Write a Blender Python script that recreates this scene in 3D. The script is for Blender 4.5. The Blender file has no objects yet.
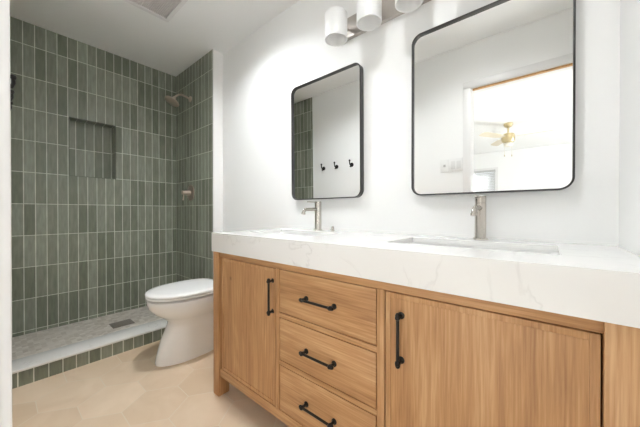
import bpy, bmesh, math, random
from mathutils import Vector, Matrix
random.seed(7)
scn = bpy.context.scene
COL = scn.collection
PI = math.pi

# ---------------------------------------------------------------- camera
cd = bpy.data.cameras.new('camera'); cam = bpy.data.objects.new('camera', cd); COL.objects.link(cam)
cd.sensor_fit = 'HORIZONTAL'; cd.sensor_width = 36.0; cd.lens = 36.0 * 270.4 / 640.0
cd.clip_start = 0.02
cam.location = (0, 0, 1.0); cam.rotation_euler = (PI/2 - 0.0054, 0, 0.6963)
scn.camera = cam

# ---------------------------------------------------------------- world, light, exposure
world = bpy.data.worlds.new('world'); scn.world = world; world.use_nodes = True
world.node_tree.nodes['Background'].inputs[0].default_value = (0.80, 0.88, 1.0, 1)
world.node_tree.nodes['Background'].inputs[1].default_value = 1.0
vs = scn.view_settings
vs.view_transform = 'Standard'; vs.look = 'None'; vs.gamma = 1.0; vs.use_curve_mapping = False
vs.exposure = 0.80
scn.cycles.use_denoising = True
scn.cycles.max_bounces = 14; scn.cycles.diffuse_bounces = 8; scn.cycles.transmission_bounces = 10

DOWN_W = 47.0         # recessed ceiling light
WINDOW_W = 30.0       # fill at the added side window; the far window gets a share
def area_light(name, loc, rot, sx, sy, power, color):
    l = bpy.data.lights.new(name, 'AREA'); l.shape = 'RECTANGLE'; l.size = sx; l.size_y = sy
    l.energy = power; l.color = color
    o = bpy.data.objects.new(name, l); COL.objects.link(o); o.location = loc; o.rotation_euler = rot
    return o
# sun through an added, unseen side window; carpet bounce brightens the bathroom ceiling
SUN_W = 31.0
_l = bpy.data.lights.new('sun', 'SUN'); _l.energy = SUN_W; _l.angle = .01; _l.color = (.95, .975, 1)
_o = bpy.data.objects.new('sun', _l); COL.objects.link(_o); _o.location = (6, -5, 4)
_o.rotation_euler = Vector((-2.2, 1.6, -1.5)).to_track_quat('-Z', 'Y').to_euler()
# fill at the added, unseen side window, then daylight at the far window
area_light('bedroom_daylight_fill', (2.42, -3.0, 1.45), (0, PI/2+.35, 0), 1.4, 1.2, WINDOW_W, (0.93, 0.97, 1.0))
area_light('bedroom_daylight_fill', (-1.0, -5.42, 1.45), (PI/2, 0, 0), 0.9, 1.3, WINDOW_W*0.1, (0.97, 0.985, 1.0))

DL = ((-1.55, .80, DOWN_W), (-.45, .60, DOWN_W*.45))     # recessed ceiling light out of frame, then an added, unseen fill lamp
for _x, _y, _w in DL:
    _l = bpy.data.lights.new('ceiling_light_lamp', 'SPOT'); _l.spot_size = math.radians(152); _l.spot_blend = 1.0
    _l.shadow_soft_size = .045; _l.energy = _w; _l.color = (.955, .98, 1)
    _o = bpy.data.objects.new('ceiling_light_lamp', _l); COL.objects.link(_o); _o.location = (_x, _y, 2.434)

# ---------------------------------------------------------------- material helpers
def mat(name, color=(.8,.8,.8), rough=.5, metal=0.0, **kw):
    m = bpy.data.materials.new(name); m.use_nodes = True
    b = m.node_tree.nodes['Principled BSDF']
    b.inputs['Base Color'].default_value = (*color, 1); b.inputs['Roughness'].default_value = rough
    b.inputs['Metallic'].default_value = metal
    for k, v in kw.items(): b.inputs[k].default_value = v
    return m
def nodes(m): return m.node_tree.nodes, m.node_tree.links, m.node_tree.nodes['Principled BSDF']
def N(nt, typ, **kw):
    n = nt.new(typ)
    for k, v in kw.items(): setattr(n, k, v)
    return n
def srgb(r, g, b):
    f = lambda c: (c/255/12.92) if c/255 <= .04045 else ((c/255+.055)/1.055)**2.4
    return (f(r), f(g), f(b))

def paint_material(name, color, rough=.6, bump=.02):
    m = mat(name, color, rough); nt, lk, b = nodes(m)
    tc = N(nt, 'ShaderNodeTexCoord'); nz = N(nt, 'ShaderNodeTexNoise'); nz.inputs['Scale'].default_value = 180
    nz.inputs['Detail'].default_value = 3
    bp = N(nt, 'ShaderNodeBump'); bp.inputs['Strength'].default_value = bump; bp.inputs['Distance'].default_value = .002
    lk.new(tc.outputs['Object'], nz.inputs['Vector']); lk.new(nz.outputs['Fac'], bp.inputs['Height'])
    lk.new(bp.outputs['Normal'], b.inputs['Normal'])
    return m

def tile_material():
    m = mat('green_glazed_tile', (.1,.12,.09), .3); nt, lk, b = nodes(m)
    uv = N(nt, 'ShaderNodeUVMap')
    br = N(nt, 'ShaderNodeTexBrick'); br.offset = 0.0; br.squash = 1.0
    br.inputs['Scale'].default_value = 1.0; br.inputs['Brick Width'].default_value = .0627
    br.inputs['Row Height'].default_value = .243; br.inputs['Mortar Size'].default_value = .0026
    br.inputs['Mortar Smooth'].default_value = .2; br.inputs['Bias'].default_value = 0.0
    br.inputs['Color1'].default_value = (*srgb(114, 119, 104), 1)
    br.inputs['Color2'].default_value = (*srgb(148, 153, 139), 1)
    br.inputs['Mortar'].default_value = (*srgb(218, 220, 208), 1)
    lk.new(uv.outputs['UV'], br.inputs['Vector'])
    # streaky glaze variation inside each tile
    mp = N(nt, 'ShaderNodeMapping'); mp.inputs['Scale'].default_value = (60, 9, 1)
    nz = N(nt, 'ShaderNodeTexNoise'); nz.inputs['Scale'].default_value = 1; nz.inputs['Detail'].default_value = 4
    lk.new(uv.outputs['UV'], mp.inputs['Vector']); lk.new(mp.outputs['Vector'], nz.inputs['Vector'])
    mr = N(nt, 'ShaderNodeMapRange'); mr.inputs['From Min'].default_value = .3; mr.inputs['From Max'].default_value = .7
    mr.inputs['To Min'].default_value = .84; mr.inputs['To Max'].default_value = 1.16
    lk.new(nz.outputs['Fac'], mr.inputs['Value'])
    mx = N(nt, 'ShaderNodeVectorMath', operation='SCALE')
    lk.new(br.outputs['Color'], mx.inputs[0]); lk.new(mr.outputs['Result'], mx.inputs['Scale'])
    lk.new(mx.outputs['Vector'], b.inputs['Base Color'])
    # rough grout, glossy slightly wavy glaze
    r2 = N(nt, 'ShaderNodeMapRange'); r2.inputs['To Min'].default_value = .34; r2.inputs['To Max'].default_value = .8
    lk.new(br.outputs['Fac'], r2.inputs['Value']); lk.new(r2.outputs['Result'], b.inputs['Roughness'])
    nz2 = N(nt, 'ShaderNodeTexNoise'); nz2.inputs['Scale'].default_value = 16; lk.new(uv.outputs['UV'], nz2.inputs['Vector'])
    ad = N(nt, 'ShaderNodeMath', operation='SUBTRACT'); ml = N(nt, 'ShaderNodeMath', operation='MULTIPLY'); ml.inputs[1].default_value = .9
    lk.new(nz2.outputs['Fac'], ml.inputs[0]); lk.new(ml.outputs[0], ad.inputs[0]); lk.new(br.outputs['Fac'], ad.inputs[1])
    bp = N(nt, 'ShaderNodeBump'); bp.inputs['Strength'].default_value = .55; bp.inputs['Distance'].default_value = .0025
    lk.new(ad.outputs[0], bp.inputs['Height']); lk.new(bp.outputs['Normal'], b.inputs['Normal'])
    return m

def wood_material(name, vertical, tint=1.0):
    m = mat(name, (.4,.25,.12), .5); nt, lk, b = nodes(m)
    tc = N(nt, 'ShaderNodeTexCoord'); oi = N(nt, 'ShaderNodeObjectInfo')
    off = N(nt, 'ShaderNodeVectorMath', operation='SCALE'); off.inputs[0].default_value = (13.1, 7.7, 5.3)
    lk.new(oi.outputs['Random'], off.inputs['Scale'])
    av = N(nt, 'ShaderNodeVectorMath', operation='ADD'); lk.new(tc.outputs['Object'], av.inputs[0]); lk.new(off.outputs['Vector'], av.inputs[1])
    def stretched(across, along, detail, dist=0.0):
        mp = N(nt, 'ShaderNodeMapping')
        mp.inputs['Scale'].default_value = (across, across, along) if vertical else (along, across, across)
        nz = N(nt, 'ShaderNodeTexNoise'); nz.inputs['Scale'].default_value = 1; nz.inputs['Detail'].default_value = detail
        nz.inputs['Distortion'].default_value = dist; nz.inputs['Roughness'].default_value = .6
        lk.new(av.outputs['Vector'], mp.inputs['Vector']); lk.new(mp.outputs['Vector'], nz.inputs['Vector'])
        return nz
    fine = stretched(170, 5, 4, .3); broad = stretched(9, .9, 3, .6)
    # cathedral figure: rings of a slowly varying field
    fig = stretched(7, 1.0, 2, .4)
    sn = N(nt, 'ShaderNodeMath', operation='MULTIPLY'); sn.inputs[1].default_value = 60; lk.new(fig.outputs['Fac'], sn.inputs[0])
    si = N(nt, 'ShaderNodeMath', operation='SINE'); lk.new(sn.outputs[0], si.inputs[0])
    si2 = N(nt, 'ShaderNodeMath', operation='MULTIPLY_ADD'); si2.inputs[1].default_value = .03; lk.new(si.outputs[0], si2.inputs[0])
    mixv = N(nt, 'ShaderNodeMath', operation='MULTIPLY_ADD'); mixv.inputs[1].default_value = .6
    lk.new(fine.outputs['Fac'], mixv.inputs[0])
    m2 = N(nt, 'ShaderNodeMath', operation='MULTIPLY'); m2.inputs[1].default_value = .4; lk.new(broad.outputs['Fac'], m2.inputs[0])
    lk.new(m2.outputs[0], mixv.inputs[2]); lk.new(mixv.outputs[0], si2.inputs[2])
    cr = N(nt, 'ShaderNodeValToRGB'); e = cr.color_ramp.elements
    t = tint
    e[0].position = .31; e[0].color = (*[c*t for c in srgb(158, 113, 72)], 1)
    e[1].position = .68; e[1].color = (*[c*t for c in srgb(208, 168, 124)], 1)
    k = e.new(.5); k.color = (*[c*t for c in srgb(186, 141, 95)], 1)
    lk.new(si2.outputs[0], cr.inputs['Fac'])
    # a few small knots
    vo = N(nt, 'ShaderNodeTexVoronoi'); vo.inputs['Scale'].default_value = 5.5; vo.inputs['Randomness'].default_value = 1
    lk.new(av.outputs['Vector'], vo.inputs['Vector'])
    kr = N(nt, 'ShaderNodeMapRange'); kr.inputs['From Min'].default_value = .02; kr.inputs['From Max'].default_value = .075
    kr.inputs['To Min'].default_value = .62; kr.inputs['To Max'].default_value = 1
    lk.new(vo.outputs['Distance'], kr.inputs['Value'])
    mm = N(nt, 'ShaderNodeVectorMath', operation='SCALE'); lk.new(cr.outputs['Color'], mm.inputs[0]); lk.new(kr.outputs['Result'], mm.inputs['Scale'])
    lk.new(mm.outputs['Vector'], b.inputs['Base Color'])
    bp = N(nt, 'ShaderNodeBump'); bp.inputs['Strength'].default_value = .15; bp.inputs['Distance'].default_value = .001
    lk.new(fine.outputs['Fac'], bp.inputs['Height']); lk.new(bp.outputs['Normal'], b.inputs['Normal'])
    return m

def marble_material(name, base, vein, rough=.12, scale=2.2, amount=.5):
    m = mat(name, base, rough); nt, lk, b = nodes(m)
    tc = N(nt, 'ShaderNodeTexCoord')
    nz = N(nt, 'ShaderNodeTexNoise'); nz.inputs['Scale'].default_value = scale; nz.inputs['Detail'].default_value = 6
    nz.inputs['Distortion'].default_value = 1.1; nz.inputs['Roughness'].default_value = .55
    lk.new(tc.outputs['Object'], nz.inputs['Vector'])
    s = N(nt, 'ShaderNodeMath', operation='SUBTRACT'); s.inputs[1].default_value = .5; lk.new(nz.outputs['Fac'], s.inputs[0])
    a = N(nt, 'ShaderNodeMath', operation='ABSOLUTE'); lk.new(s.outputs[0], a.inputs[0])
    mr = N(nt, 'ShaderNodeMapRange'); mr.inputs['From Max'].default_value = .016; mr.inputs['To Min'].default_value = amount; mr.inputs['To Max'].default_value = 0
    lk.new(a.outputs[0], mr.inputs['Value'])
    n2 = N(nt, 'ShaderNodeTexNoise'); n2.inputs['Scale'].default_value = scale*1.7; n2.inputs['Detail'].default_value = 3; lk.new(tc.outputs['Object'], n2.inputs['Vector'])
    r2 = N(nt, 'ShaderNodeMapRange'); r2.inputs['From Min'].default_value = .42; r2.inputs['From Max'].default_value = .68; lk.new(n2.outputs['Fac'], r2.inputs['Value'])
    ml = N(nt, 'ShaderNodeMath', operation='MULTIPLY'); lk.new(mr.outputs['Result'], ml.inputs[0]); lk.new(r2.outputs['Result'], ml.inputs[1])
    cl = N(nt, 'ShaderNodeMath', operation='MULTIPLY_ADD'); cl.inputs[1].default_value = .06
    lk.new(n2.outputs['Fac'], cl.inputs[0]); lk.new(ml.outputs[0], cl.inputs[2])
    mx = N(nt, 'ShaderNodeMix', data_type='RGBA'); mx.inputs[6].default_value = (*base, 1); mx.inputs[7].default_value = (*vein, 1)
    lk.new(cl.outputs[0], mx.inputs[0]); lk.new(mx.outputs[2], b.inputs['Base Color'])
    return m

def hex_floor_material():
    m = mat('cream_hexagon_floor_tile', srgb(214,194,168), .42); nt, lk, b = nodes(m)
    at = N(nt, 'ShaderNodeAttribute'); at.attribute_name = 'tone'
    tc = N(nt, 'ShaderNodeTexCoord')
    nz = N(nt, 'ShaderNodeTexNoise'); nz.inputs['Scale'].default_value = 5; nz.inputs['Detail'].default_value = 6; nz.inputs['Distortion'].default_value = .6
    lk.new(tc.outputs['Object'], nz.inputs['Vector'])
    ad = N(nt, 'ShaderNodeMath', operation='MULTIPLY_ADD'); ad.inputs[1].default_value = .9
    lk.new(nz.outputs['Fac'], ad.inputs[0]); lk.new(at.outputs['Fac'], ad.inputs[2])
    cr = N(nt, 'ShaderNodeValToRGB'); e = cr.color_ramp.elements
    e[0].position = .3; e[0].color = (*srgb(211, 188, 160), 1)
    e[1].position = .95; e[1].color = (*srgb(232, 213, 190), 1)
    lk.new(ad.outputs[0], cr.inputs['Fac']); lk.new(cr.outputs['Color'], b.inputs['Base Color'])
    return m

def mosaic_material():
    m = mat('stone_mosaic', (.5,.5,.5), .4); nt, lk, b = nodes(m)
    tc = N(nt, 'ShaderNodeTexCoord')
    mp = N(nt, 'ShaderNodeMapping'); mp.inputs['Scale'].default_value = (1, 1.0, 1); lk.new(tc.outputs['Object'], mp.inputs['Vector'])
    vo = N(nt, 'ShaderNodeTexVoronoi'); vo.inputs['Scale'].default_value = 34; vo.inputs['Randomness'].default_value = .35; lk.new(mp.outputs['Vector'], vo.inputs['Vector'])
    cr = N(nt, 'ShaderNodeValToRGB'); e = cr.color_ramp.elements
    e[0].position = 0; e[0].color = (*srgb(184, 174, 163), 1); e[1].position = 1; e[1].color = (*srgb(224, 218, 210), 1)
    lk.new(vo.outputs['Color'], cr.inputs['Fac'])
    ve = N(nt, 'ShaderNodeTexVoronoi', feature='DISTANCE_TO_EDGE'); ve.inputs['Scale'].default_value = 34; ve.inputs['Randomness'].default_value = .35
    lk.new(mp.outputs['Vector'], ve.inputs['Vector'])
    mr = N(nt, 'ShaderNodeMapRange'); mr.inputs['From Max'].default_value = .05; lk.new(ve.outputs['Distance'], mr.inputs['Value'])
    mx = N(nt, 'ShaderNodeMix', data_type='RGBA'); mx.inputs[6].default_value = (*srgb(214,209,202), 1)
    lk.new(mr.outputs['Result'], mx.inputs[0]); lk.new(cr.outputs['Color'], mx.inputs[7]); lk.new(mx.outputs[2], b.inputs['Base Color'])
    return m

def frosted_glass():
    m = bpy.data.materials.new('frosted_white_glass'); m.use_nodes = True
    nt, lk = m.node_tree.nodes, m.node_tree.links; nt.clear()
    out = N(nt, 'ShaderNodeOutputMaterial')
    tr = N(nt, 'ShaderNodeBsdfTranslucent'); tr.inputs[0].default_value = (.93,.92,.90,1)
    df = N(nt, 'ShaderNodeBsdfDiffuse'); df.inputs[0].default_value = (.95,.95,.95,1)
    gl = N(nt, 'ShaderNodeBsdfGlossy'); gl.inputs['Roughness'].default_value = .15
    tp = N(nt, 'ShaderNodeBsdfTransparent')
    a = N(nt, 'ShaderNodeMixShader'); a.inputs[0].default_value = .7; lk.new(tr.outputs[0], a.inputs[1]); lk.new(df.outputs[0], a.inputs[2])
    c = N(nt, 'ShaderNodeMixShader'); c.inputs[0].default_value = .03; lk.new(a.outputs[0], c.inputs[1]); lk.new(gl.outputs[0], c.inputs[2])
    d = N(nt, 'ShaderNodeMixShader'); d.inputs[0].default_value = .0; lk.new(c.outputs[0], d.inputs[1]); lk.new(tp.outputs[0], d.inputs[2])
    lk.new(d.outputs[0], out.inputs['Surface'])
    return m

WHITE = paint_material('white_wall_paint', srgb(245, 245, 244), .55)
CEIL = paint_material('ceiling_paint', srgb(245, 245, 244), .7)
TRIM = mat('white_trim_paint', srgb(232, 231, 230), .35)
TILE = tile_material()
WOODV = wood_material('oak_vertical_grain', True); WOODH = wood_material('oak_horizontal_grain', False)
GAPSHADE = mat('gap_shade', srgb(70, 48, 30), .8)  # shade of the cabinet gaps, put into the colour
MARBLE = marble_material('white_marble', srgb(238, 238, 236), srgb(170, 168, 164), .1, 2.6, .38)
CURBM = marble_material('curb_marble', srgb(232, 232, 230), srgb(170, 168, 164), .2, 4.0, .4)
CERAMIC = mat('white_ceramic', srgb(240, 240, 239), .06)
SEATP = mat('white_seat_plastic', srgb(242, 242, 241), .15)
NICKEL = mat('brushed_nickel', srgb(196, 190, 182), .27, 1.0)
BRONZE = mat('warm_brushed_nickel', srgb(214, 198, 186), .3, 1.0)
BLACKM = mat('black_metal', (.022,.020,.018), .32, 0.6)
FRAMEM = mat('gunmetal_frame', srgb(70, 70, 70), .3, .7)
MIRROR = mat('mirror_glass', (.93,.94,.93), .0, 1.0)
PLATE = mat('white_plate_plastic', srgb(238, 238, 237), .3)
VENTM = mat('vent_grille', srgb(222, 218, 216), .5)
SHADEG = frosted_glass()
BRASS = mat('pale_brass', srgb(214, 198, 158), .3, .9)
BLADE = mat('pale_blade', srgb(222, 212, 190), .5)
PINE = mat('raw_pine', srgb(204, 160, 108), .55)
BLIND = mat('white_blind', srgb(196, 196, 194), .5)
CARPET = mat('beige_carpet', srgb(214, 210, 204), .95)
STEEL = mat('drain_steel', srgb(138, 130, 122), .5, .3)
FLOORM = hex_floor_material(); GROUT = mat('floor_grout', srgb(222, 210, 192), .8)
MOSAIC = mosaic_material()
bulbm = mat('unlit_white_bulb', srgb(235, 232, 226), .3)
DIFF = mat('lit_diffuser', (1,1,1), .5); _b = DIFF.node_tree.nodes['Principled BSDF']
_b.inputs['Emission Color'].default_value = (1, .985, .96, 1); _b.inputs['Emission Strength'].default_value = 4

# ---------------------------------------------------------------- mesh helpers (all coordinates are world metres)
def box(bm, x0, x1, y0, y1, z0, z1, bev=0.0, seg=2, mi=0):
    t = bmesh.new()
    bmesh.ops.create_cube(t, size=1)
    for v in t.verts:
        v.co = Vector(((x0+x1)/2 + v.co.x*(x1-x0), (y0+y1)/2 + v.co.y*(y1-y0), (z0+z1)/2 + v.co.z*(z1-z0)))
    if bev > 0: bmesh.ops.bevel(t, geom=t.edges[:], offset=bev, segments=seg, affect='EDGES', profile=.5)
    merge(bm, t, mi); return bm
def merge(bm, t, mi=0):
    me = bpy.data.meshes.new('tmp')
    for f in t.faces: f.material_index = mi
    t.to_mesh(me); t.free(); bm.from_mesh(me); bpy.data.meshes.remove(me)
def lathe(bm, prof, origin, axis=(0,0,1), n=32, mi=0):
    """revolve (radius, height) pairs about AXIS through ORIGIN"""
    t = bmesh.new(); q = Vector((0,0,1)).rotation_difference(Vector(axis).normalized()); rings = []
    for r, h in prof:
        if r < 1e-6: rings.append([t.verts.new(q @ Vector((0,0,h)) + Vector(origin))])
        else: rings.append([t.verts.new(q @ Vector((r*math.cos(2*PI*k/n), r*math.sin(2*PI*k/n), h)) + Vector(origin)) for k in range(n)])
    for a, b in zip(rings, rings[1:]):
        for k in range(n):
            k2 = (k+1) % n
            if len(a) == 1 and len(b) == 1: continue
            if len(a) == 1: t.faces.new((a[0], b[k2], b[k]))
            elif len(b) == 1: t.faces.new((a[k], a[k2], b[0]))
            else: t.faces.new((a[k], a[k2], b[k2], b[k]))
    bmesh.ops.recalc_face_normals(t, faces=t.faces[:])
    merge(bm, t, mi); return bm
def cyl(bm, p0, p1, r, n=24, r2=None, mi=0):
    d = Vector(p1) - Vector(p0); r2 = r if r2 is None else r2
    return lathe(bm, [(0,0),(r,0),(r2,d.length),(0,d.length)], p0, d, n, mi)
def tube(bm, pts, r, n=14, caps=True, closed=False, mi=0):
    t = bmesh.new(); P = [Vector(p) for p in pts]; rings = []; L = len(P)
    up = None
    for i, p in enumerate(P):
        if closed: d = (P[(i+1) % L] - P[i-1]).normalized()
        else: d = (P[min(i+1, L-1)] - P[max(i-1, 0)]).normalized()
        if up is None:
            up = d.orthogonal().normalized()
        up = (up - d*up.dot(d)).normalized(); s = d.cross(up)
        rings.append([t.verts.new(p + r*(math.cos(2*PI*k/n)*up + math.sin(2*PI*k/n)*s)) for k in range(n)])
    pairs = list(zip(rings, rings[1:])) + ([(rings[-1], rings[0])] if closed else [])
    for a, b in pairs:
        for k in range(n): t.faces.new((a[k], a[(k+1)%n], b[(k+1)%n], b[k]))
    if caps and not closed: t.faces.new(rings[0][::-1]); t.faces.new(rings[-1])
    bmesh.ops.recalc_face_normals(t, faces=t.faces[:])
    merge(bm, t, mi); return bm
def loft(bm, rings, mi=0, cap0=True, cap1=True):
    t = bmesh.new(); R = [[t.verts.new(p) for p in r] for r in rings]
    for a, b in zip(R, R[1:]):
        n = len(a)
        for k in range(n): t.faces.new((a[k], a[(k+1)%n], b[(k+1)%n], b[k]))
    if cap0: t.faces.new(R[0][::-1])
    if cap1: t.faces.new(R[-1])
    bmesh.ops.recalc_face_normals(t, faces=t.faces[:])
    merge(bm, t, mi); return bm
def rrect(w, h, r, n=8):
    """rounded rectangle outline centred at 0"""
    out = []
    for cx, cy, a0 in ((w/2-r, h/2-r, 0), (-w/2+r, h/2-r, PI/2), (-w/2+r, -h/2+r, PI), (w/2-r, -h/2+r, 1.5*PI)):
        for k in range(n+1):
            a = a0 + PI/2*k/n; out.append((cx + r*math.cos(a), cy + r*math.sin(a)))
    return out

ORG = {}
def thing(name, label, cat, loc, group=None):
    o = bpy.data.objects.new(name, None); COL.objects.link(o); o.location = loc; o.empty_display_size = .05
    ORG[o.name] = Vector(loc); o['label'] = label; o['category'] = cat
    if group: o['group'] = group
    return o
def obj(name, bm, m, parent=None, smooth=True, org=None, label=None, angle=35):
    """one mesh object; vertices are given in world space"""
    o_org = ORG[parent.name] if parent is not None else Vector(org) if org else Vector((0,0,0))
    for v in bm.verts: v.co -= o_org
    me = bpy.data.meshes.new(name); bm.to_mesh(me); bm.free()
    for mm in (m if isinstance(m, (list, tuple)) else [m]): me.materials.append(mm)
    if smooth:
        me.polygons.foreach_set('use_smooth', [True]*len(me.polygons))
        try: me.set_sharp_from_angle(angle=math.radians(angle))
        except Exception: pass
    o = bpy.data.objects.new(name, me); COL.objects.link(o)
    if parent is not None: o.parent = parent
    else: o.location = o_org
    ORG[o.name] = o_org
    if label: o['label'] = label
    return o
def tag(o, label, cat, group=None):
    o['label'] = label; o['category'] = cat
    if group: o['group'] = group
    return o
def struct(name, bm, m, smooth=False):
    o = obj(name, bm, m, smooth=smooth); o['kind'] = 'structure'; return o
def set_uv(o, fu):
    me = o.data; uv = me.uv_layers.new(name='UVMap')
    for p in me.polygons:
        for li in p.loop_indices:
            uv.data[li].uv = fu(me.vertices[me.loops[li].vertex_index].co, p.normal)
def copy_tree(root, loc, label, group=None):
    r = root.copy(); COL.objects.link(r); r.location = loc; r['label'] = label
    if group: r['group'] = group
    for ch in list(root.children):
        c = ch.copy(); COL.objects.link(c); c.parent = r
        for g in list(ch.children):
            e = g.copy(); COL.objects.link(e); e.parent = c
    return r

# ---------------------------------------------------------------- dimensions
XS, YS, YW, XR, ZC = -3.05, 1.24, 1.335, 0.187, 2.45   # shower back wall, shower side wall, vanity wall, right wall, ceiling
XT = -2.28                                              # end of the tile on the vanity side
XL, XO = -0.50, 0.15                                    # doorway behind the camera
BZ = 2.46                                               # bedroom ceiling

# ---------------------------------------------------------------- floor: hexagon tiles with grout
def clip(poly, x0, x1, y0, y1):
    def cut(p, f):
        out = []
        for i in range(len(p)):
            a, b = p[i], p[(i+1) % len(p)]; fa, fb = f(a), f(b)
            if fa >= 0: out.append(a)
            if (fa >= 0) != (fb >= 0):
                s = fa/(fa-fb); out.append((a[0]+(b[0]-a[0])*s, a[1]+(b[1]-a[1])*s))
        return out
    for f in (lambda p: p[0]-x0, lambda p: x1-p[0], lambda p: p[1]-y0, lambda p: y1-p[1]):
        if not poly: return poly
        poly = cut(poly, f)
    return poly
bm = bmesh.new()
box(bm, XS-.1, XR+.1, -.12, YW+.1, -.08, -.0015, mi=1)
lay = bm.loops.layers.float_color.new('tone')
px, py, fl = .446, .268, .135
for i in range(-4, 8):
    for j in range(-4, 8):
        for o_ in (0, 1):
            cx = -2.0 + i*px + o_*px/2; cy = .262 + j*py + o_*py/2; g = .0022
            V = [(-fl/2, py/2), (fl/2, py/2), (px/2 - fl/2, 0), (fl/2, -py/2), (-fl/2, -py/2), (-(px/2 - fl/2), 0)]
            V = [(cx + a*(1-g*6), cy + b*(1-g*6)) for a, b in V]
            V = clip(V, -2.31, XR+.05, -.12, YW+.05)
            if len(V) < 3: continue
            f = bm.faces.new([bm.verts.new((a, b, 0)) for a, b in V]); f.material_index = 0
            tn = random.uniform(-.12, .3)
            for l in f.loops: l[lay] = (tn, tn, tn, 1)
struct('floor', bm, [FLOORM, GROUT])

# shower pan and curb
bm = bmesh.new(); box(bm, XS-.02, -2.44, -.02, YS+.02, -.001, .065); struct('floor_shower', bm, MOSAIC)
curb = bmesh.new(); box(curb, -2.46, -2.31, 0, YS, 0, .087)
o = struct('trim_curb', curb, TILE)
set_uv(o, lambda c, n: ((c.y-.074)/1.0, .1 + c.z) if abs(n.x) > .5 else (c.x, .1))
bm = bmesh.new(); box(bm, -2.478, -2.298, .001, YS, .087, .102, .003); struct('trim_curb_marble', bm, CURBM, True)

# shower back wall with the recessed niche
ny0, ny1, nz0, nz1, nd = .392, .706, 1.306, 1.79, .10
def grid_wall(bm, us, vs_, hole, put):
    vv = {}
    for a, u in enumerate(us):
        for b_, v in enumerate(vs_): vv[a, b_] = bm.verts.new(put(u, v, 0))
    for a in range(len(us)-1):
        for b_ in range(len(vs_)-1):
            if hole and abs((us[a]+us[a+1])/2-(hole[0]+hole[1])/2) < (hole[1]-hole[0])/2 and abs((vs_[b_]+vs_[b_+1])/2-(hole[2]+hole[3])/2) < (hole[3]-hole[2])/2: continue
            bm.faces.new((vv[a,b_], vv[a+1,b_], vv[a+1,b_+1], vv[a,b_+1]))
bm = bmesh.new()
grid_wall(bm, [-.12, ny0, ny1, YW+.1], [0, nz0, nz1, ZC+.05], (ny0, ny1, nz0, nz1), lambda u, v, d: (XS, u, v))
def quad(bm, pts, mi=0):
    f = bm.faces.new([bm.verts.new(p) for p in pts]); f.material_index = mi; return f
xb = XS - nd
quad(bm, [(xb,ny0,nz0),(xb,ny1,nz0),(xb,ny1,nz1),(xb,ny0,nz1)])
quad(bm, [(XS,ny0,nz0),(XS,ny1,nz0),(xb,ny1,nz0),(xb,ny0,nz0)])
quad(bm, [(XS,ny0,nz1),(XS,ny1,nz1),(xb,ny1,nz1),(xb,ny0,nz1)])
quad(bm, [(XS,ny0,nz0),(xb,ny0,nz0),(xb,ny0,nz1),(XS,ny0,nz1)])
quad(bm, [(XS,ny1,nz0),(xb,ny1,nz0),(xb,ny1,nz1),(XS,ny1,nz1)])
# the masonry behind
for y0, y1, z0, z1 in ((-.12, ny0-.003, 0, ZC+.05), (ny1+.003, YW+.1, 0, ZC+.05), (ny0-.003, ny1+.003, 0, nz0-.003), (ny0-.003, ny1+.003, nz1+.003, ZC+.05)):
    box(bm, XS-.18, XS-.002, y0, y1, z0, z1)
box(bm, XS-.18, xb-.003, ny0-.003, ny1+.003, nz0-.003, nz1+.003)
o = struct('wall_shower_back', bm, TILE)
def uv_back(c, n):
    if abs(n.x) > .5:
        return ((c.y-.132+.0627*20), c.z-2.278+.243*12)
    if abs(n.y) > .5: return (c.x+3.1, c.z-2.278+.243*12)
    return (c.y-.132+.0627*20, c.x + 3.4)
set_uv(o, uv_back)
# slim metal edge round the niche
bm = bmesh.new()
for a in ((ny0-.004, ny0, nz0-.004, nz1+.004), (ny1, ny1+.004, nz0-.004, nz1+.004)): box(bm, XS-.01, XS+.002, *a)
for a in ((ny0, ny1, nz0-.004, nz0), (ny0, ny1, nz1, nz1+.004)): box(bm, XS-.01, XS+.002, *a)
struct('trim_niche', bm, mat('dark_niche_edge', srgb(88, 92, 78), .3))

# vanity wall: furred-out tiled part over the shower, painted return
bm = bmesh.new(); box(bm, XS, XT-.001, YS+.008, YW+.1, 0, ZC+.05, .004)
struct('wall_shower_side', bm, WHITE)
bm = bmesh.new(); box(bm, XS, XT, YS, YS+.008, 0, ZC)
o = struct('wall_shower_side_tile', bm, TILE); set_uv(o, lambda c, n: (c.x - XS + .0627*3, c.z-2.278+.243*12))
bm = bmesh.new(); box(bm, XT-.002, XT+.004, YS-.0015, YS+.01, 0, ZC); struct('trim_tile_edge', bm, TRIM)
bm = bmesh.new(); box(bm, XT, XR+.12, YW, YW+.12, 0, ZC+.05); struct('wall_vanity', bm, WHITE)
bm = bmesh.new(); box(bm, XR, XR+.12, -.12, YW, 0, ZC+.05); struct('wall_right', bm, WHITE)
# wall with the doorway behind the camera
bm = bmesh.new(); box(bm, XS, XL-.02, -.12, 0, 0, ZC+.05); box(bm, XL-.02, XO+.02, -.12, 0, 2.075, ZC+.05); box(bm, XO+.02, XR, -.12, 0, 0, ZC+.05)
struct('wall_door_side', bm, WHITE)
bm = bmesh.new(); box(bm, XS, -2.31, 0, .008, 0, ZC)
o = struct('wall_shower_left_tile', bm, TILE); set_uv(o, lambda c, n: (-c.x + .0627*60 - .01, c.z-2.278+.243*12))
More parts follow.
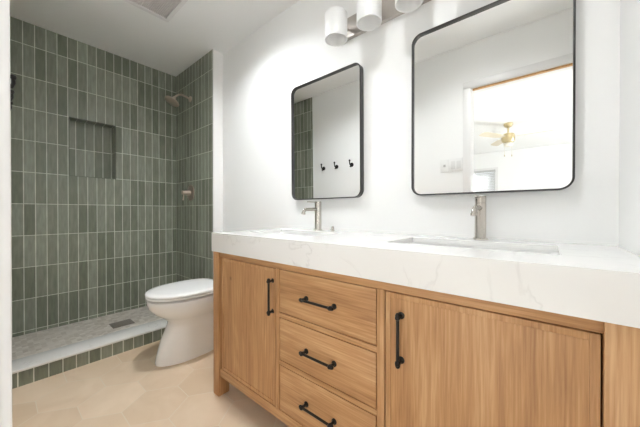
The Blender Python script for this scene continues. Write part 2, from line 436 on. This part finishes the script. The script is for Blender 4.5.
# door lining, casing and the raw wood strip under the head
bm = bmesh.new(); box(bm, XL-.02, XL, -.125, .0, 0, 2.075, .001); box(bm, XO, XO+.02, -.125, .0, 0, 2.075, .001); box(bm, XL, XO, -.125, 0, 2.062, 2.075)
box(bm, XL-.058, XL-.003, 0, .0115, 0, 2.075, .002); box(bm, XO+.003, XR-.001, 0, .0115, 0, 2.075, .002); box(bm, XL-.058, XR-.001, 0, .0115, 2.065, 2.125, .002)
struct('trim_door_casing', bm, TRIM, True)
bm = bmesh.new(); box(bm, XL+.01, XO-.001, -.030, -.008, 2.048, 2.0615, .001); struct('trim_door_head_strip', bm, PINE)
bm = bmesh.new(); box(bm, XS-.18, XR+.12, -.12, YW+.12, ZC, ZC+.1); struct('ceiling', bm, CEIL)

# ---------------------------------------------------------------- bedroom seen in the mirrors
BX0, BX1, BY = -3.6, 2.2, -5.2
bm = bmesh.new(); box(bm, BX0-.1, BX1+.3, BY-.3, -.12, -.08, 0); struct('floor_bedroom', bm, CARPET)
bm = bmesh.new(); box(bm, BX0-.1, BX1+.3, BY-.3, -.12, BZ, BZ+.1); struct('ceiling_bedroom', bm, CEIL)
bm = bmesh.new(); box(bm, BX0-.1, BX0, BY, -.12, 0, BZ); struct('wall_bedroom_left', bm, WHITE)
bm = bmesh.new()
for a in ((BX0, -1.42, 0, BZ), (-1.42, -.95, 0, .9), (-1.42, -.95, 2.04, BZ), (-.95, .7, 0, BZ), (.7, BX1, 0, BZ)): box(bm, a[0], a[1], BY-.12, BY, a[2], a[3])
struct('wall_bedroom_far', bm, WHITE)
bm = bmesh.new()
for a in ((BY, -3.6, 0, BZ), (-2.4, -.12, 0, BZ), (-3.6, -2.4, 0, .75), (-3.6, -2.4, 2.15, BZ)): box(bm, BX1, BX1+.12, a[0], a[1], a[2], a[3])  # window opening added in this unseen wall to let the sun in
struct('wall_bedroom_right', bm, WHITE)
bm = bmesh.new(); box(bm, XR+.12, BX1, -.14, -.02, 0, BZ); struct('wall_bedroom_near', bm, WHITE)
# window in the far wall, casing and blind
bm = bmesh.new()
for a in ((-1.47, -1.42, .85, 2.09), (-.95, -.90, .85, 2.09), (-1.42, -.95, 2.04, 2.09), (-1.42, -.95, .85, .9)): box(bm, a[0], a[1], BY, BY+.02, a[2], a[3])
for a in ((-1.42, -1.39, .9, 2.04), (-.98, -.95, .9, 2.04), (-1.39, -.98, 1.45, 1.48)): box(bm, a[0], a[1], BY-.08, BY-.05, a[2], a[3])
struct('window_1', bm, TRIM)
t = thing('window_blind', 'white slatted blind in the bedroom window seen in the large mirror', 'window blind', (-1.185, BY, 2.03))
bm = bmesh.new(); box(bm, -1.41, -.96, BY-.045, BY-.005, 1.985, 2.035); obj('headrail', bm, BLIND, t)
bm = bmesh.new()
z = 1.96
while z > .95:
    s = bmesh.new(); bmesh.ops.create_cube(s, size=1)
    bmesh.ops.transform(s, matrix=Matrix.Translation((-1.185, BY-.025, z)) @ Matrix.Rotation(math.radians(-58), 4, 'X') @ Matrix.Diagonal((.44, .045, .003, 1)), verts=s.verts)
    merge(bm, s); z -= .040
obj('slats', bm, BLIND, t)

# ceiling fan in the bedroom
fx, fy = -.484, -2.79
t = thing('ceiling_fan', 'pale brass three-bladed ceiling fan in the bedroom reflected in the large mirror', 'ceiling fan', (fx, fy, BZ))
bm = bmesh.new(); lathe(bm, [(0,0),(.062,0),(.066,-.02),(.05,-.055),(.02,-.07),(0,-.07)], (fx,fy,BZ)); obj('canopy', bm, BRASS, t)
bm = bmesh.new(); cyl(bm, (fx,fy,BZ-.06), (fx,fy,BZ-.17), .013); obj('downrod', bm, BRASS, t)
bm = bmesh.new(); lathe(bm, [(0,.09),(.04,.09),(.085,.07),(.095,.04),(.095,-.03),(.08,-.06),(.05,-.075),(0,-.075)], (fx,fy,2.21)); obj('motor_housing', bm, BRASS, t)
bm = bmesh.new(); lathe(bm, [(0,0),(.06,0),(.065,-.03),(.045,-.055),(0,-.06)], (fx,fy,2.135)); obj('light_kit', bm, mat('opal_glass', srgb(238,234,222), .3), t)
for k, a in enumerate((-2, 118, 238)):
    a = -math.radians(a)
    bm = bmesh.new()
    pts = [(.09,-.028),(.16,-.045),(.24,-.062),(.52,-.066),(.57,-.05),(.585,0),(.57,.05),(.52,.066),(.24,.062),(.16,.045),(.09,.028)]
    M_ = Matrix.Translation((fx,fy,2.235)) @ Matrix.Rotation(a, 4, 'Z') @ Matrix.Rotation(math.radians(-12), 4, 'X')
    loft(bm, [[M_ @ Vector((x_,y_,h)) for x_,y_ in pts] for h in (-.003,.003)]); obj('blade', bm, BLADE, t, smooth=False)
for dx, dz in ((-.10, 1.935), (.10, 1.925)):
    bm = bmesh.new(); x_ = fx+dx*.5; cyl(bm, (x_,fy,2.1), (x_,fy,dz+.02), .0012, 6); lathe(bm, [(0,.02),(.005,.012),(.007,-.006),(0,-.014)], (x_,fy,dz), n=10)
    obj('pull_chain', bm, BRASS, t)

# ---------------------------------------------------------------- vanity cabinet
VX0, VX1 = -1.409, XR-.004
YF, YB = .775, YW-.004          # face plane, back
ZT = .785
van = thing('vanity_cabinet', 'light oak double vanity cabinet with doors, three drawers and black pulls', 'bathroom vanity', (-.6, 1.05, 0))
gap = .0035
# face frame and case
bm = bmesh.new()
box(bm, VX0+.012, VX0+.03, YF+.03, YB, .118, ZT)               # left side panel
box(bm, VX1-.03, VX1-.001, YF+.03, YB, .118, ZT)
box(bm, VX0+.03, VX1-.03, YF+.03, YB, .118, .136)
box(bm, VX0+.03, VX1-.03, YB-.015, YB, .118, ZT)
obj('carcass', bm, WOODV, van)
bm = bmesh.new(); box(bm, VX0+.05, VX1-.05, YF+.026, YF+.0295, .14, ZT-.015); obj('gap_shade_sheet', bm, GAPSHADE, van, label='dark sheet standing in for shade in the gaps around doors and drawers')  # dark sheet behind the fronts; the gaps' shade is in its colour
D1 = (-1.343, -.900); DR = (-.877, -.412); D2 = (-.386, .089); ZB, ZD = .150, .757
def rail(name, x0, x1, z0, z1, m): 
    b_ = bmesh.new(); box(b_, x0, x1, YF, YF+.0255, z0, z1, .0012); return obj(name, b_, m, van)
rail('top_rail', VX0+.056, VX1-.07, ZD, ZT-.001, WOODH)
rail('bottom_rail', VX0+.056, VX1-.07, .108, ZB, WOODH)
rail('stile', D1[1], DR[0], ZB+.0005, ZD-.0005, WOODV)
rail('stile', DR[1], D2[0], ZB+.0005, ZD-.0005, WOODV)
rail('drawer_divider', DR[0], DR[1], .551, .570, WOODH)
rail('drawer_divider', DR[0], DR[1], .348, .366, WOODH)
for (x0, x1), (y0, y1) in (((VX0, VX0+.0555), (YF-.009, YF+.055)), ((D2[1], VX1), (YF-.009, YF+.055)), ((VX0, VX0+.0555), (YB-.05, YB)), ((VX1-.0555, VX1), (YB-.05, YB))):
    b_ = bmesh.new(); box(b_, x0, x1, y0, y1, 0.0005, ZT-.001, .002); obj('leg', b_, WOODV, van)
def pull(parent, c, L, vertical):
    """black iron bar pull with round rosettes and ringed knuckles"""
    b_ = bmesh.new(); x, y, z = c
    u = Vector((0,0,1)) if vertical else Vector((1,0,0)); o_ = Vector((x, y, z))
    for s in (-1, 1):
        p = o_ + u*s*(L/2-.008)
        lathe(b_, [(0,0),(.0105,0),(.0105,.003),(.006,.006),(.0055,.018),(.0078,.022),(.0078,.030),(.005,.034),(0,.0345)], p, (0,-1,0), 18)
        q = p + Vector((0,-.026,0))
        lathe(b_, [(0,.014),(.005,.013),(.0075,.008),(.0075,.004),(.0055,0),(.0055,-.004)], q, u*s, 16)
    cyl(b_, o_ + Vector((0,-.026,0)) - u*(L/2-.008), o_ + Vector((0,-.026,0)) + u*(L/2-.008), .0048, 14)
    return obj('handle', b_, BLACKM, parent, label='black iron bar handle')
def door(x0, x1, z0, z1, hx, hz, label=None):
    x0 += gap; x1 -= gap; z0 += gap; z1 -= gap; f = .016
    b_ = bmesh.new(); y0, y1 = YF+.001, YF+.022
    box(b_, x0, x0+f, y0, y1, z0, z1, .0015); box(b_, x1-f, x1, y0, y1, z0, z1, .0015)
    box(b_, x0+f, x1-f, y0, y1, z1-f, z1, .0015); box(b_, x0+f, x1-f, y0, y1, z0, z0+f, .0015)
    box(b_, x0+f-.002, x1-f+.002, y0+.0035, y1-.002, z0+f-.002, z1-f+.002)
    d = obj('door', b_, WOODV, van, label=label); pull(d, (hx, YF+.0045, hz), .150, True); return d
door(*D1, ZB, ZD, -.920, .632, 'left cabinet door'); door(*D2, ZB, ZD, -.333, .622, 'right cabinet door, wider and flat')
for z0, z1, lb in ((.570, ZD, 'top drawer'), (.366, .551, 'middle drawer'), (ZB, .348, 'bottom drawer')):
    b_ = bmesh.new(); x0, x1 = DR
    box(b_, x0+gap, x1-gap, YF+.001, YF+.022, z0+gap, z1-gap, .002)
    d = obj('drawer', b_, WOODH, van, label=lb)
    pull(d, (-.650, YF+.001, {'top drawer': .661, 'middle drawer': .455, 'bottom drawer': .247}[lb]), .152, False)

# ---------------------------------------------------------------- marble top with two sink cut-outs
ZM = .887
S1 = (-1.335, -.845, .945, 1.195); S2 = (-.460, .030, .945, 1.195)
bm = bmesh.new()
xs = [VX0-.008, S1[0], S1[1], S2[0], S2[1], XR-.001]; ys = [.761, .945, 1.195, YW-.001]
vv = {}
for a, x in enumerate(xs):
    for b_, y in enumerate(ys): vv[a,b_] = bm.verts.new((x, y, ZM))
fs = []
for a in range(5):
    for b_ in range(3):
        if b_ == 1 and a in (1, 3): continue
        fs.append(bm.faces.new((vv[a,b_], vv[a+1,b_], vv[a+1,b_+1], vv[a,b_+1])))
r = bmesh.ops.extrude_face_region(bm, geom=fs)
for v in [g for g in r['geom'] if isinstance(g, bmesh.types.BMVert)]: v.co.z -= .02
bmesh.ops.recalc_face_normals(bm, faces=bm.faces[:])
ed = [e for e in bm.edges if len(e.link_faces) == 2 and e.calc_face_angle(0) > 1.2 and all(v.co.z > ZM-.001 for v in e.verts)]
bmesh.ops.bevel(bm, geom=ed, offset=.0018, segments=2, affect='EDGES')
top = tag(obj('marble_countertop', bm, MARBLE), 'white veined marble countertop running along the whole oak vanity', 'countertop')
bm = bmesh.new(); box(bm, xs[0], xs[-1], .7611, .785, ZT, ZM-.0195); box(bm, xs[0], xs[0]+.02, .785, YW-.002, ZT, ZM-.0195)
obj('apron', bm, MARBLE, top)
def sink(S, label):
    x0, x1, y0, y1 = S; cx, cy = (x0+x1)/2, (y0+y1)/2
    t = thing('sink', label, 'sink', (cx, cy, ZM-.02), 'undermount rectangular sinks')
    w, h = x1-x0+.012, y1-y0+.012
    lv = [(w+.04, h+.04, .03, ZM-.0205), (w, h, .025, ZM-.0205), (w-.012, h-.012, .03, ZM-.03), (w-.03, h-.03, .04, ZM-.12), (w-.08, h-.08, .05, ZM-.145), (.05, .05, .024, ZM-.150)]
    b_ = bmesh.new(); loft(b_, [[(cx+a, cy+b2, z) for a, b2 in rrect(W, H, R_)] for W, H, R_, z in lv], cap0=False)
    lv2 = [(w+.04, h+.04, .03, ZM-.0205), (w+.02, h+.02, .03, ZM-.05), (w-.01, h-.01, .04, ZM-.135), (w-.08, h-.08, .05, ZM-.162)]
    loft(b_, [[(cx+a, cy+b2, z) for a, b2 in rrect(W, H, R_)] for W, H, R_, z in lv2], cap0=False)
    bmesh.ops.remove_doubles(b_, verts=b_.verts[:], dist=1e-5)
    obj('basin', b_, CERAMIC, t)
    b_ = bmesh.new(); lathe(b_, [(0,.002),(.018,.003),(.021,.001),(.021,-.003)], (cx, cy, ZM-.149)); obj('drain', b_, NICKEL, t)
sink(S1, 'left rectangular white undermount sink, nearer the toilet'); sink(S2, 'right rectangular white undermount sink under the large mirror')

# ---------------------------------------------------------------- faucets
def faucet(x, label):
    y = 1.27
    t = thing('faucet', label, 'faucet', (x, y, ZM), 'brushed nickel single-hole faucets')
    b_ = bmesh.new(); lathe(b_, [(0,0),(.0265,0),(.0265,.006),(.0245,.008),(0,.008)], (x,y,ZM)); obj('base_ring', b_, NICKEL, t)
    b_ = bmesh.new(); lathe(b_, [(.0205,.007),(.0205,.148),(.0195,.1485),(.0195,.151),(.0205,.1515),(.0205,.176),(.019,.178),(0,.178)], (x,y,ZM)); obj('body', b_, NICKEL, t)
    b_ = bmesh.new()
    pts = [(x, y-.012, ZM+.128)] + [(x, y-.03-.075*k/5, ZM+.130-.002*k/5) for k in range(6)]
    for k in range(1, 9):
        a = PI/2*k/8*.92; pts.append((x, y-.105-.026*math.sin(a), ZM+.128-.026*(1-math.cos(a))))
    tube(b_, pts, .0095, 18)
    d = Vector(pts[-1]) - Vector(pts[-2]); d.normalize(); e = Vector(pts[-1])
    cyl(b_, e - d*.002, e + d*.006, .0115, 18)
    obj('spout', b_, NICKEL, t)
    b_ = bmesh.new(); box(b_, x-.005, x+.005, y-.095, y-.005, ZM+.170, ZM+.1765, .0025); obj('lever', b_, NICKEL, t)
faucet(-1.077, 'brushed nickel faucet of the left sink, below the mirror that reflects the hooks')
faucet(-.206, 'brushed nickel faucet of the right sink, below the mirror that reflects the fan')
bm = bmesh.new(); lathe(bm, [(0,0),(.013,0),(.013,.004),(.008,.006),(.0075,.022),(.005,.028),(0,.029)], (-.975,1.285,ZM), n=20)
tag(obj('drain_knob', bm, NICKEL), 'tiny brushed metal knob on the marble beside the left faucet', 'knob')

# ---------------------------------------------------------------- mirrors
def mirror(cx, cz, w, h, label, tilt=0.0, yaw_=0.0):
    yc = 1.318
    t = thing('wall_mirror', label, 'mirror', (cx, yc, cz), 'black framed rounded mirrors')
    out, inn = rrect(w, h, .045, 10), rrect(w-.013, h-.013, .039, 10)
    b_ = bmesh.new(); ybk, yf = yc+.014, yc-.020
    P3 = lambda o_, y: [(cx+a, y, cz+b2) for a, b2 in o_]
    mid = rrect(w-.006, h-.006, .043, 10)
    loft(b_, [P3(inn, ybk-.004), P3(inn, yf+.006), P3(rrect(w-.011, h-.011, .040, 10), yf+.001), P3(mid, yf), P3(out, yf+.003), P3(out, ybk), P3(inn, ybk), P3(inn, ybk-.004)], cap0=False, cap1=False)
    obj('frame', b_, FRAMEM, t)
    b_ = bmesh.new(); g_ = rrect(w-.012, h-.012, .039, 10)
    loft(b_, [P3(g_, yf+.014), P3(g_, yf+.018)]); obj('glass', b_, MIRROR, t, smooth=False, label='reflecting mirror glass')
    t.rotation_euler = (tilt, 0, yaw_)
    return t
mirror(-1.068, 1.462, .552, .760, 'black rounded mirror above the left sink, reflecting green tile and hooks', math.radians(.5))
mirror(-.214, 1.467, .583, .775, 'black rounded mirror above the right sink, reflecting the doorway and fan')

# ---------------------------------------------------------------- vanity light
LZ = 2.0
vl = thing('vanity_light', 'brushed nickel bar light with four frosted cylinder shades above the mirrors', 'wall lamp', (-.60, YW, LZ+.06))
bm = bmesh.new(); box(bm, -.93, -.23, YW-.026, YW-.001, LZ+.008, LZ+.125, .003); obj('back_plate', bm, mat('satin_nickel_plate', srgb(190,184,178), .42, .9), vl)
for i, cx in enumerate((-.888, -.683, -.478, -.273)):
    yc = 1.20
    bm = bmesh.new(); cyl(bm, (cx, YW-.02, LZ+.055+.0), (cx, yc+.060, LZ+.055), .008); 
    a = obj('arm', bm, NICKEL, vl)
    bm = bmesh.new(); lathe(bm, [(0,.014),(.02,.014),(.026,.008),(.026,0),(0,0)], (cx, yc, 2.085)); obj('socket', bm, NICKEL, vl)
    bm = bmesh.new()
    ro, ri = .062, .056; zt, zb = 2.085, 1.945
    lathe(bm, [(.012,zt),(ro-.004,zt),(ro,zt-.004),(ro,zb+.001),(ro-.001,zb),(ri+.001,zb),(ri,zb+.001),(ri,zt-.007),(ri-.003,zt-.010),(.012,zt-.010)], (cx, yc, 0), n=40)
    sh = obj('lamp_shade', bm, SHADEG, vl)
    bm = bmesh.new(); lathe(bm, [(0,-.032),(.012,-.029),(.019,-.018),(.020,-.006),(.014,.014),(.011,.024),(.011,.034),(0,.034)], (cx, yc, 2.041), n=20)
    obj('bulb', bm, bulbm, sh)

# ---------------------------------------------------------------- toilet
TX = -1.945
def outline(hw, yf, yb, z, ym=None, n=24, flat=.0):
    """front half ellipse running back to a rounded rear edge"""
    ym = ym if ym is not None else yf + (yb-yf)*.5
    pts = []
    for k in range(n+1):
        a = PI*k/n; pts.append((TX - hw*math.cos(a), ym - (ym-yf)*math.sin(a), z))
    m = 10; pw = 2.0/3.2
    for k in range(1, m*2):
        a = PI*k/(m*2); c, s = math.cos(a), math.sin(a)
        pts.append((TX + hw*math.copysign(abs(c)**pw, c), ym + (yb-ym)*abs(s)**pw, z))
    return pts
toi = thing('toilet', 'white skirted toilet with closed oval lid between the shower curb and vanity', 'toilet', (TX, 1.0, 0))
bm = bmesh.new()
S = [(.106,.660,1.06,0.0005),(.106,.658,1.06,.018),(.105,.668,1.06,.06),(.108,.694,1.06,.15),(.108,.730,1.06,.225),(.116,.740,1.06,.262),(.146,.700,1.07,.300),(.174,.655,1.08,.332),(.188,.625,1.08,.37),(.192,.614,1.09,.41),(.190,.614,1.09,.423),(.178,.628,1.08,.427)]
loft(bm, [outline(hw, yf, yb, z, ym=.87) for hw, yf, yb, z in S])
obj('bowl', bm, CERAMIC, toi, angle=60)
bm = bmesh.new(); box(bm, TX-.085, TX+.085, .93, 1.325, .0005, .43, .02, 3); obj('trapway', bm, CERAMIC, toi)
bm = bmesh.new()
loft(bm, [outline(.186,.618,1.08,.4380,ym=.86), outline(.196,.608,1.09,.441,ym=.86), outline(.196,.608,1.09,.449,ym=.86), outline(.190,.614,1.085,.453,ym=.86)])
obj('seat', bm, SEATP, toi, angle=50)
bm = bmesh.new()
loft(bm, [outline(.190,.614,1.085,.4565,ym=.86), outline(.198,.606,1.09,.4595,ym=.86), outline(.198,.606,1.09,.4675,ym=.86), outline(.192,.612,1.085,.4735,ym=.86), outline(.16,.645,1.05,.4775,ym=.86), outline(.08,.75,.97,.4805,ym=.86)])
obj('lid', bm, SEATP, toi, angle=50)
for a in (-.06, .06):
    bm = bmesh.new(); box(bm, TX+a-.015, TX+a+.015, 1.085, 1.115, .436, .465, .004); obj('hinge', bm, SEATP, toi)
bm = bmesh.new(); box(bm, TX-.165, TX+.165, 1.145, 1.30, .432, .76, .02, 3); tk = obj('tank', bm, CERAMIC, toi)
bm = bmesh.new(); box(bm, TX-.17, TX+.18, 1.138, 1.305, .76, .79, .008, 3); obj('tank_lid', bm, CERAMIC, toi)

# ---------------------------------------------------------------- shower fittings
sx = -2.713
t = thing('shower_head', 'warm nickel shower head on a curved arm high on the green tiled wall', 'shower head', (sx, YS, 2.12))
bm = bmesh.new(); lathe(bm, [(0,0),(.03,0),(.028,.006),(.012,.012),(0,.012)], (sx,YS-.0005,2.12), (0,-1,0)); obj('wall_flange', bm, BRONZE, t)
bm = bmesh.new()
pts = [(sx, YS-.01, 2.12), (sx, YS-.04, 2.13), (sx, YS-.08, 2.136), (sx, YS-.11, 2.128), (sx, YS-.135, 2.108), (sx, YS-.155, 2.085)]
tube(bm, pts, .0095, 14); obj('arm', bm, BRONZE, t)
bm = bmesh.new(); ax = Vector((0,-.50,-1)).normalized(); e = Vector((sx, YS-.150, 2.092))
lathe(bm, [(0,0),(.014,0),(.016,.012),(.013,.022),(.022,.034),(.062,.046),(.066,.050),(.066,.058),(.060,.062),(0,.062)], e, ax, 28); obj('spray_head', bm, BRONZE, t)
t = thing('shower_valve', 'warm nickel round shower valve with lever handle on the green tiled wall', 'shower valve', (-2.71, YS, 1.19))
bm = bmesh.new(); lathe(bm, [(0,0),(.078,0),(.078,.004),(.07,.009),(.03,.012),(0,.012)], (-2.71,YS-.0005,1.19), (0,-1,0), 36); obj('escutcheon', bm, BRONZE, t)
bm = bmesh.new(); lathe(bm, [(0,.008),(.027,.008),(.025,.05),(.022,.056),(.020,.085),(0,.088)], (-2.71,YS,1.19), (0,-1,0), 24); h_ = obj('handle', bm, BRONZE, t)
bm = bmesh.new(); tube(bm, [(-2.71,YS-.07,1.185),(-2.708,YS-.073,1.15),(-2.706,YS-.078,1.115)], .006, 12); obj('lever', bm, BRONZE, h_)
bm = bmesh.new(); dx0, dx1, dy0, dy1 = -2.785, -2.655, .595, .745
box(bm, dx0, dx1, dy0, dy1, .0655, .069, .001)
for k in range(9):
    y_ = dy0+.014+k*.0145; box(bm, dx0+.01, dx1-.01, y_, y_+.006, .069, .0705)
tag(obj('shower_drain', bm, STEEL), 'grey metal rectangular drain grate set in the shower floor', 'drain')

# ---------------------------------------------------------------- robe hooks on the wall behind the camera
hook = thing('robe_hook', 'black wall hook nearest the shower tile, leftmost of three in the left mirror', 'hook', (-2.13, 0, 1.52), 'black robe hooks')
bm = bmesh.new(); lathe(bm, [(0,0),(.024,0),(.024,.005),(.018,.008),(0,.008)], (-2.13,.0005,1.52), (0,1,0), 24); obj('rosette', bm, BLACKM, hook)
bm = bmesh.new(); tube(bm, [(-2.13,.006,1.518),(-2.13,.028,1.516),(-2.13,.042,1.522),(-2.13,.048,1.54),(-2.13,.047,1.562)], .0065, 12)
lathe(bm, [(0,-.012),(.009,-.007),(.011,0),(.009,.007),(0,.012)], (-2.13,.047,1.565), n=14)
tube(bm, [(-2.13,.008,1.515),(-2.13,.02,1.50),(-2.13,.032,1.494),(-2.13,.040,1.50)], .0055, 12)
obj('peg', bm, BLACKM, hook)
copy_tree(hook, (-1.93, 0, 1.52), 'black wall hook in the middle of three in the left mirror')
copy_tree(hook, (-1.715, 0, 1.52), 'black wall hook farthest from shower tile, rightmost of three in the left mirror')

# switch plates beside the doorway
t = thing('switch_plate', 'white double rocker switch plate next to the doorway casing in the large mirror', 'light switch', (-.617, 0, 1.42))
bm = bmesh.new(); box(bm, -.672, -.562, .0, .005, 1.363, 1.477, .002); obj('plate', bm, PLATE, t)
for x_ in (-.64, -.594):
    bm = bmesh.new(); box(bm, x_-.0165, x_+.0165, .005, .008, 1.386, 1.454, .001); obj('rocker', bm, mat('rocker_plastic', srgb(226,226,225), .3), t)
t = thing('outlet_plate', 'white single wall plate left of the double switch in the large mirror', 'wall plate', (-.71, 0, 1.42))
bm = bmesh.new(); box(bm, -.747, -.675, .0, .005, 1.363, 1.477, .002); obj('plate', bm, PLATE, t)
bm = bmesh.new(); box(bm, -.720, -.702, .005, .010, 1.41, 1.43, .001); obj('toggle', bm, mat('toggle_plastic', srgb(190,190,188), .3), t)

for (_x, _y, _w), lb in zip(DL, ('round white recessed ceiling light between the toilet and left sink', 'round white ceiling fill light added over the right sink')):
    t = thing('ceiling_light', lb, 'ceiling light', (_x, _y, ZC), 'recessed ceiling lights')
    bm = bmesh.new(); lathe(bm, [(.068,-.0005),(.088,-.0005),(.088,-.004),(.084,-.008),(.070,-.010),(.068,-.006),(.068,-.0005)], (_x, _y, ZC), n=40); obj('trim_ring', bm, TRIM, t)
    bm = bmesh.new(); lathe(bm, [(0,-.0006),(.068,-.0006),(.068,-.004),(0,-.004)], (_x, _y, ZC), n=40); obj('diffuser', bm, DIFF, t, label='glowing white diffuser')

# ---------------------------------------------------------------- exhaust fan in the ceiling
t = thing('exhaust_fan', 'square white exhaust fan cover with grey grille in the ceiling', 'exhaust fan', (-2.02, .66, ZC))
bm = bmesh.new(); fx0, fx1, fy0, fy1 = -2.205, -1.865, .49, .84
for a in ((fx0, fx0+.03, fy0, fy1), (fx1-.03, fx1, fy0, fy1), (fx0+.03, fx1-.03, fy0, fy0+.03), (fx0+.03, fx1-.03, fy1-.03, fy1)): box(bm, *a, ZC-.016, ZC-.0005, .003)
obj('frame', bm, TRIM, t)
bm = bmesh.new(); box(bm, fx0+.03, fx1-.03, fy0+.03, fy1-.03, ZC-.004, ZC-.0006)
y_ = fy0+.036
while y_ < fy1-.036: box(bm, fx0+.03, fx1-.03, y_, y_+.005, ZC-.010, ZC-.004); y_ += .011
obj('grille', bm, VENTM, t)
